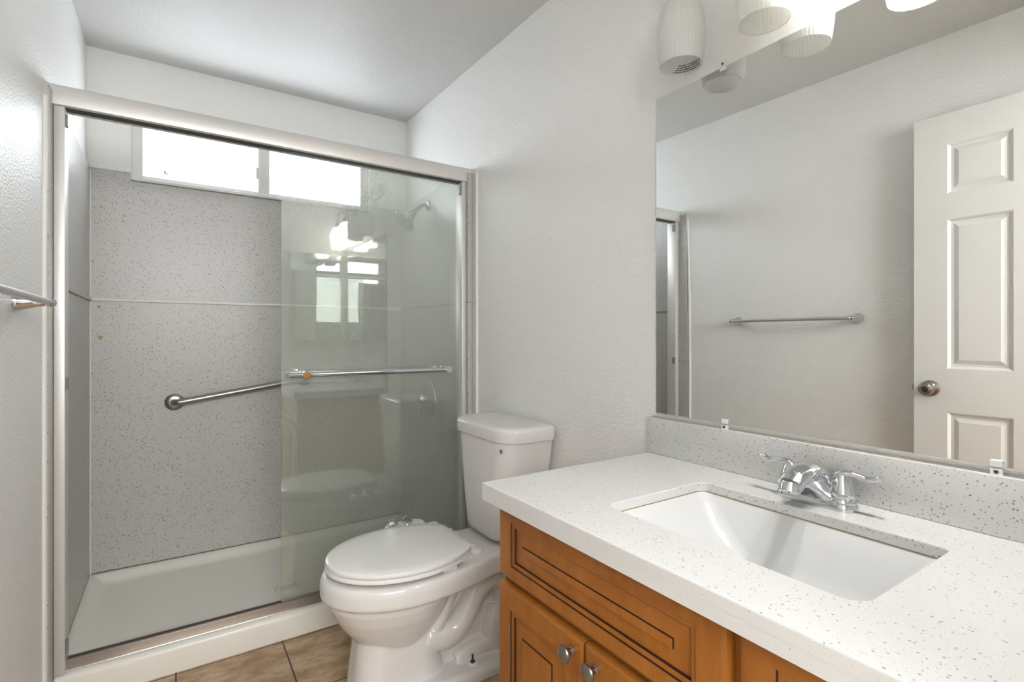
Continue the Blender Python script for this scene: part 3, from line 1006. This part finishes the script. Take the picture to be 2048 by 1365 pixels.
clip(0.806, 1.8815, 1, 'clear clip on the top edge of the mirror, below the first lamp shade')
clip(0.802, 0.957, -1, 'clear clip on the bottom edge of the mirror, left of the faucet')
clip(0.278, 0.957, -1, 'clear clip on the bottom edge of the mirror, at the right edge of the photo')

# ------------------------------------------------------------------ vanity light
vl = thing('vanity_light', 'four lamp bath light bar above the mirror with ribbed white glass shades', 'wall lamp', (XR, 0.5325, 2.10))
bm = B(); rbox(bm, XR - 0.028, XR - 0.0005, 0.10, 0.965, 2.145, 2.235, 0.008, 3); obj('backplate', bm, M['nickel'], vl)
LX = 1.100
for i, y in enumerate((0.870, 0.645, 0.420, 0.195)):
    bm = B()
    tube(bm, spline([(XR - 0.028, y, 2.19), (XR - 0.06, y, 2.19), (LX, y, 2.165), (LX, y, 2.085)], 6), 0.009, 14)
    obj('arm', bm, M['nickel'], vl)
    bm = B(); lathe(bm, [(0.0, 0.043), (0.018, 0.043), (0.026, 0.036), (0.032, 0.018), (0.034, 0.0), (0.0, 0.0)], (LX, y, 2.052), (0, 0, 1), 32); obj('socket_cup', bm, M['nickel'], vl)
    out = [(0.0525, 0.000), (0.0560, 0.022), (0.0592, 0.050), (0.0605, 0.080), (0.0590, 0.108), (0.0530, 0.138), (0.0435, 0.160), (0.036, 0.168)]
    prof = out + [(0.034, 0.166), (0.041, 0.157), (0.0500, 0.136), (0.0560, 0.107), (0.0575, 0.080), (0.0562, 0.050), (0.0530, 0.022), (0.0500, 0.0005), (0.0525, 0.0)]
    bm = B(); lathe(bm, prof, (LX, y, 1.886), (0, 0, 1), 192, 0, lambda q: 1 + 0.010 * math.cos(40 * q))
    sd = obj('shade', bm, M['shade'], vl, 60)
    on = i in (2, 3)
    bm = B()
    lathe(bm, [(0.0, 0.0), (0.014, 0.003), (0.028, 0.014), (0.0325, 0.032), (0.028, 0.052), (0.018, 0.070), (0.0135, 0.082), (0.0135, 0.105), (0.0, 0.105)], (LX, y, 1.940), (0, 0, 1), 24)
    bo = obj('bulb', bm, M['bulb_on'] if on else M['bulb_off'], sd)
    bo['label'] = 'lit bulb' if on else 'unlit bulb'
    if i == 0:
        # rows of tiny print inside the rim
        bm = B()
        random.seed(4)
        for row in range(4):
            zz = 0.006 + row * 0.0062
            r0 = 0.0494 + (0.0030 if row == 3 else 0.001 * row)
            a0, a1 = (-0.55 + 0.12 * (row % 2), 1.05 - 0.1 * row)
            q = a0
            while q < a1:
                wdt = random.uniform(0.030, 0.055)
                pts = []
                for (aa, dz) in ((q, 0), (q + wdt, 0), (q + wdt, 0.0034), (q, 0.0034)):
                    pts.append(bm.verts.new((LX + r0 * math.cos(aa + 0.0), y + r0 * math.sin(aa), 1.886 + zz + dz)))
                bm.faces.new(pts)
                q += wdt + random.choice((0.012, 0.012, 0.05))
        o = obj('printed_label', bm, M['black'], sd, 0)

# ------------------------------------------------------------------ medicine cabinet and switch plate on the near wall
t = thing('medicine_cabinet', 'mirrored two door wall cabinet reflected in the shower glass', 'cabinet', (0.965, YN, 1.155))
bm = B(); rbox(bm, 0.770, 1.160, YN + 0.0003, YN + 0.022, 1.155, 1.860, 0.001, 1); obj('case', bm, M['trim'], t)
for xa, xb in ((0.771, 0.963), (0.967, 1.159)):
    bm = B(); rbox(bm, xa, xb, YN + 0.0225, YN + 0.027, 1.156, 1.859)
    bm.normal_update()
    for f in bm.faces:
        f.material_index = 0 if f.normal.y > 0.5 else 1
    obj('mirror_door', bm, [M['mirror'], M['mirror_edge']], t, 0)
t = thing('switch_plate', 'white switch plate reflected low in the shower glass', 'switch', (1.09, YN, 1.035))
bm = B(); rbox(bm, 1.054, 1.124, YN + 0.0003, YN + 0.006, 0.978, 1.092, 0.002, 2); obj('plate', bm, M['trim'], t)
bm = B(); rbox(bm, 1.078, 1.100, YN + 0.006, YN + 0.012, 1.015, 1.055, 0.002, 2); obj('rocker', bm, M['trim'], t)

# ------------------------------------------------------------------ toilet
TY = 1.692
to = thing('toilet', 'white two piece toilet with closed lid between the shower and the vanity', 'toilet', (0.72, TY, 0.0))


def ell(cx, a_f, a_r, b, z, xcut=None, n=56, yo=0.0, pw=1.0):
    """egg outline: front half-length a_f (towards -x), rear a_r, half-width b, cut straight at xcut"""
    out = []
    for i in range(n):
        q = 2 * PI * i / n
        c, s = math.cos(q), math.sin(q)
        x = cx + (a_r if c > 0 else a_f) * (abs(c) ** pw) * (1 if c > 0 else -1)
        y = TY + yo + b * (abs(s) ** pw) * (1 if s > 0 else -1)
        if xcut and x > xcut:
            x = xcut
        out.append((x, y, z))
    return out


# the fused ceramic body: rim with deck, bowl, pedestal, trapway, foot
bm = B()
# rim band + deck behind it
def rim(z, e, n=72):
    pts = []
    cx = 0.66
    for i in range(n):
        q = 2 * PI * i / n
        c, s = math.cos(q), math.sin(q)
        if c <= 0:
            x, y = cx + (0.272 + e) * c, (0.206 + e) * s
        else:
            # runs back into the deck under the tank
            x = cx + (0.505) * c ** 1.0
            w = 0.206 + e
            f = (x - cx) / 0.505
            w2 = (0.206 + e) * math.sqrt(max(0, 1 - (min(f, 0.55) / 0.80) ** 2)) if f < 0.55 else 0.150 + e
            y = max(-w2, min(w2, (0.206 + e) * 1.6 * s))
        pts.append((x, TY + y, z))
    return pts
loft(bm, [rim(0.338, -0.012), rim(0.343, -0.002), rim(0.352, 0.0), rim(0.385, 0.0), rim(0.400, -0.004), rim(0.407, -0.012), rim(0.409, -0.022)])
# bowl
loft(bm, [ell(0.640, 0.135, 0.115, 0.105, 0.170), ell(0.640, 0.160, 0.130, 0.125, 0.200), ell(0.645, 0.192, 0.150, 0.148, 0.235), ell(0.650, 0.222, 0.165, 0.170, 0.275), ell(0.655, 0.246, 0.175, 0.186, 0.315), ell(0.66, 0.258, 0.18, 0.193, 0.345), ell(0.66, 0.262, 0.18, 0.196, 0.36)])
# pedestal
def ped(z, x0, x1, hw, r):
    return rrect(x0, x1, TY - hw, TY + hw, r, z, 8)
loft(bm, [ped(0.0, 0.478, 0.80, 0.112, 0.085), ped(0.02, 0.478, 0.80, 0.110, 0.085), ped(0.08, 0.484, 0.785, 0.104, 0.08), ped(0.15, 0.492, 0.77, 0.100, 0.08), ped(0.21, 0.498, 0.765, 0.100, 0.08), ped(0.26, 0.52, 0.76, 0.098, 0.08)])
# rear web under the deck
loft(bm, [rrect(0.72, 1.08, TY - 0.062, TY + 0.062, 0.03, 0.02, 4), rrect(0.72, 1.09, TY - 0.062, TY + 0.062, 0.03, 0.22, 4), rrect(0.70, 1.12, TY - 0.075, TY + 0.075, 0.04, 0.30, 4), rrect(0.70, 1.14, TY - 0.105, TY + 0.105, 0.05, 0.345, 4)])
# rib that runs from bowl to deck
tube(bm, spline([(0.745, TY - 0.080, 0.175), (0.775, TY - 0.085, 0.225), (0.800, TY - 0.092, 0.290), (0.815, TY - 0.10, 0.350)], 5), 0.022, 12)
# trapway
for s in (-1, 1):
    tube(bm, spline([(0.720, TY + s * 0.060, 0.155), (0.775, TY + s * 0.070, 0.140), (0.830, TY + s * 0.074, 0.160), (0.872, TY + s * 0.074, 0.215), (0.910, TY + s * 0.072, 0.272), (0.965, TY + s * 0.068, 0.298), (1.020, TY + s * 0.062, 0.270), (1.045, TY + s * 0.058, 0.19), (1.045, TY + s * 0.055, 0.04)], 6), 0.046, 20)
    tube(bm, spline([(0.975, TY + s * 0.066, 0.045), (0.980, TY + s * 0.066, 0.12), (1.000, TY + s * 0.060, 0.19)], 5), 0.042, 16)
# low hump and foot
loft(bm, [ped(0.0, 0.60, 1.085, 0.168, 0.05), ped(0.022, 0.60, 1.085, 0.166, 0.05), ped(0.034, 0.61, 1.078, 0.160, 0.05), ped(0.039, 0.63, 1.06, 0.148, 0.05)])
for s in (-1, 1):
    tube(bm, spline([(0.83, TY + s * 0.066, 0.036), (0.875, TY + s * 0.070, 0.052), (0.94, TY + s * 0.070, 0.060), (1.02, TY + s * 0.068, 0.060), (1.06, TY + s * 0.068, 0.03)], 5), 0.034, 14)
bo = obj('bowl', bm, M['porcelain'], to, 0)
rm = bo.modifiers.new('fuse', 'REMESH'); rm.mode = 'VOXEL'; rm.voxel_size = 0.0035; rm.use_smooth_shade = True
sm = bo.modifiers.new('soften', 'SMOOTH'); sm.factor = 0.5; sm.iterations = 7

# seat ring and lid
bm = B()
loft(bm, [ell(0.66, 0.250, 0.26, 0.194, 0.4225, 0.872), ell(0.66, 0.257, 0.26, 0.200, 0.4245, 0.874), ell(0.66, 0.258, 0.26, 0.201, 0.430, 0.874), ell(0.66, 0.256, 0.26, 0.199, 0.4365, 0.873), ell(0.66, 0.250, 0.26, 0.193, 0.4375, 0.872)])
st = obj('seat', bm, M['seat'], to, 50)
for x, y in ((0.56, 0.150), (0.76, -0.160), (0.80, 0.150), (0.845, -0.125)):
    bm = B()
    rbox(bm, x - 0.025, x + 0.025, TY + y - 0.012, TY + y + 0.012, 0.4085, 0.4235, 0.003, 2)
    obj('seat_bumper', bm, M['seat'], st)
bm = B()
loft(bm, [ell(0.66, 0.246, 0.26, 0.190, 0.4392, 0.870), ell(0.66, 0.254, 0.26, 0.198, 0.4405, 0.872), ell(0.66, 0.2555, 0.26, 0.200, 0.446, 0.873), ell(0.66, 0.253, 0.26, 0.198, 0.4525, 0.872), ell(0.66, 0.244, 0.255, 0.190, 0.4555, 0.868), ell(0.66, 0.21, 0.225, 0.165, 0.4568, 0.84), ell(0.66, 0.10, 0.10, 0.08, 0.4578, 0.8)])
obj('lid', bm, M['seat'], to, 50)
for s in (-1, 1):
    bm = B()
    lathe(bm, [(0.031, 0.0), (0.031, 0.010), (0.028, 0.014), (0.020, 0.016), (0.012, 0.0165), (0.0, 0.0168)], (0.893, TY + s * 0.088, 0.4085), (0, 0, 1), 32)
    rbox(bm, 0.862, 0.893, TY + s * 0.088 - 0.012, TY + s * 0.088 + 0.012, 0.420, 0.442, 0.004, 2)
    obj('hinge', bm, M['seat'], to, 40)

# tank and lid
TT = 1.713
bm = B()
def tank(z, xf, hw, rf, e=0.0):
    R = rrect(xf - e, 1.176, TT - hw - e, TT + hw + e, [rf, 0.014, 0.014, rf], z, 10)
    out = []
    for x, y, zz in R:
        if x < 1.1:
            x -= 0.010 * max(0, 1 - ((y - TT) / hw) ** 2)
        out.append((x, y, zz))
    return out
loft(bm, [tank(0.4105, 1.025, 0.095, 0.04), tank(0.420, 0.998, 0.128, 0.06), tank(0.434, 0.984, 0.140, 0.068), tank(0.460, 0.980, 0.147, 0.070), tank(0.55, 0.978, 0.165, 0.074), tank(0.65, 0.977, 0.184, 0.078), tank(0.75, 0.977, 0.204, 0.082), tank(0.806, 0.977, 0.213, 0.084)])
tk = obj('tank', bm, M['porcelain'], to, 60)
bm = B()
loft(bm, [tank(0.800, 0.972, 0.217, 0.086), tank(0.802, 0.967, 0.222, 0.090), tank(0.820, 0.965, 0.2245, 0.092), tank(0.838, 0.965, 0.2245, 0.092), tank(0.846, 0.967, 0.2225, 0.090), tank(0.8515, 0.973, 0.217, 0.086), tank(0.8540, 0.986, 0.205, 0.078), tank(0.8545, 1.000, 0.192, 0.070), tank(0.8548, 1.04, 0.14, 0.04)])
obj('tank_lid', bm, M['porcelain'], to, 60)
# round emblem with a water drop
ex, ey, ez = 0.9655, 1.553, 0.769
nrm = Vector((-0.99, -0.10, -0.02))
nrm = Vector((-1, 0, 0))
ex = 0.9765 + 0.0005
bm = B(); lathe(bm, [(0.0085, 0.0), (0.0085, 0.0015), (0.0070, 0.0018), (0.0068, 0.0012), (0.0, 0.0012)], (ex, ey, ez), nrm, 28)
em = obj('emblem', bm, M['white_mark'], tk)
bm = B()
pts = []
for i in range(20):
    q = 2 * PI * i / 20
    rr_ = 0.0030
    yy, zz = rr_ * math.sin(q), -0.001 - rr_ * math.cos(q)
    if zz > 0:
        yy *= max(0.0, 1 - zz / 0.0022); zz *= 2.6
    pts.append(bm.verts.new((ex - 0.0022, ey + yy, ez + zz)))
bm.faces.new(pts)
r = bmesh.ops.extrude_face_region(bm, geom=list(bm.faces))
bmesh.ops.translate(bm, verts=[q for q in r['geom'] if isinstance(q, bmesh.types.BMVert)], vec=(0.001, 0, 0))
obj('drop_mark', bm, M['blue_mark'], em, 0)
# floor bolts without caps
for s in (-1, 1):
    bm = B(); lathe(bm, [(0.017, 0.0), (0.017, 0.003), (0.012, 0.006), (0.0, 0.006)], (0.869, TY + s * 0.124, 0.0385), (0, 0, 1), 24)
    w = obj('bolt_washer', bm, M['seat'], to)
    bm = B(); lathe(bm, [(0.0085, 0.006), (0.0085, 0.012), (0.0035, 0.0125), (0.0035, 0.034), (0, 0.0345)], (0.869, TY + s * 0.124, 0.0385), (0, 0, 1), 6)
    obj('floor_bolt', bm, M['steel_dark'], w, 20)

# bidet attachment with two chrome dials at the shower side of the seat
bi = thing('bidet_attachment', 'bidet control arm with two chrome dials behind the toilet lid', 'bidet', (0.76, 1.955, 0.41))
bm = B()
loft(bm, [rrect(0.690, 0.850, 1.905, 1.985, 0.035, z, 8) for z in (0.4105, 0.428)] + [rrect(0.694, 0.846, 1.909, 1.981, 0.033, 0.432, 8)])
rbox(bm, 0.82, 0.90, 1.88, 1.935, 0.4105, 0.4230, 0.004, 1)
obj('control_panel', bm, M['seat'], bi)
for x in (0.722, 0.782):
    bm = B(); lathe(bm, [(0.0215, 0.0), (0.0215, 0.006), (0.018, 0.008), (0.018, 0.0095), (0.0, 0.010)], (x, 1.955, 0.432), (0, 0, 1), 32)
    dl = obj('dial', bm, M['chrome'], bi)
    bm = B(); pts_ = [(x + 0.018 * math.cos(q), 1.955 + 0.004 * math.sin(q * 2) * 0, 0.4415 + 0.017 * math.sin(q)) for q in [PI * i / 12 for i in range(13)]]
    tube(bm, pts_, 0.0035, 10); obj('dial_grip', bm, M['chrome'], dl)
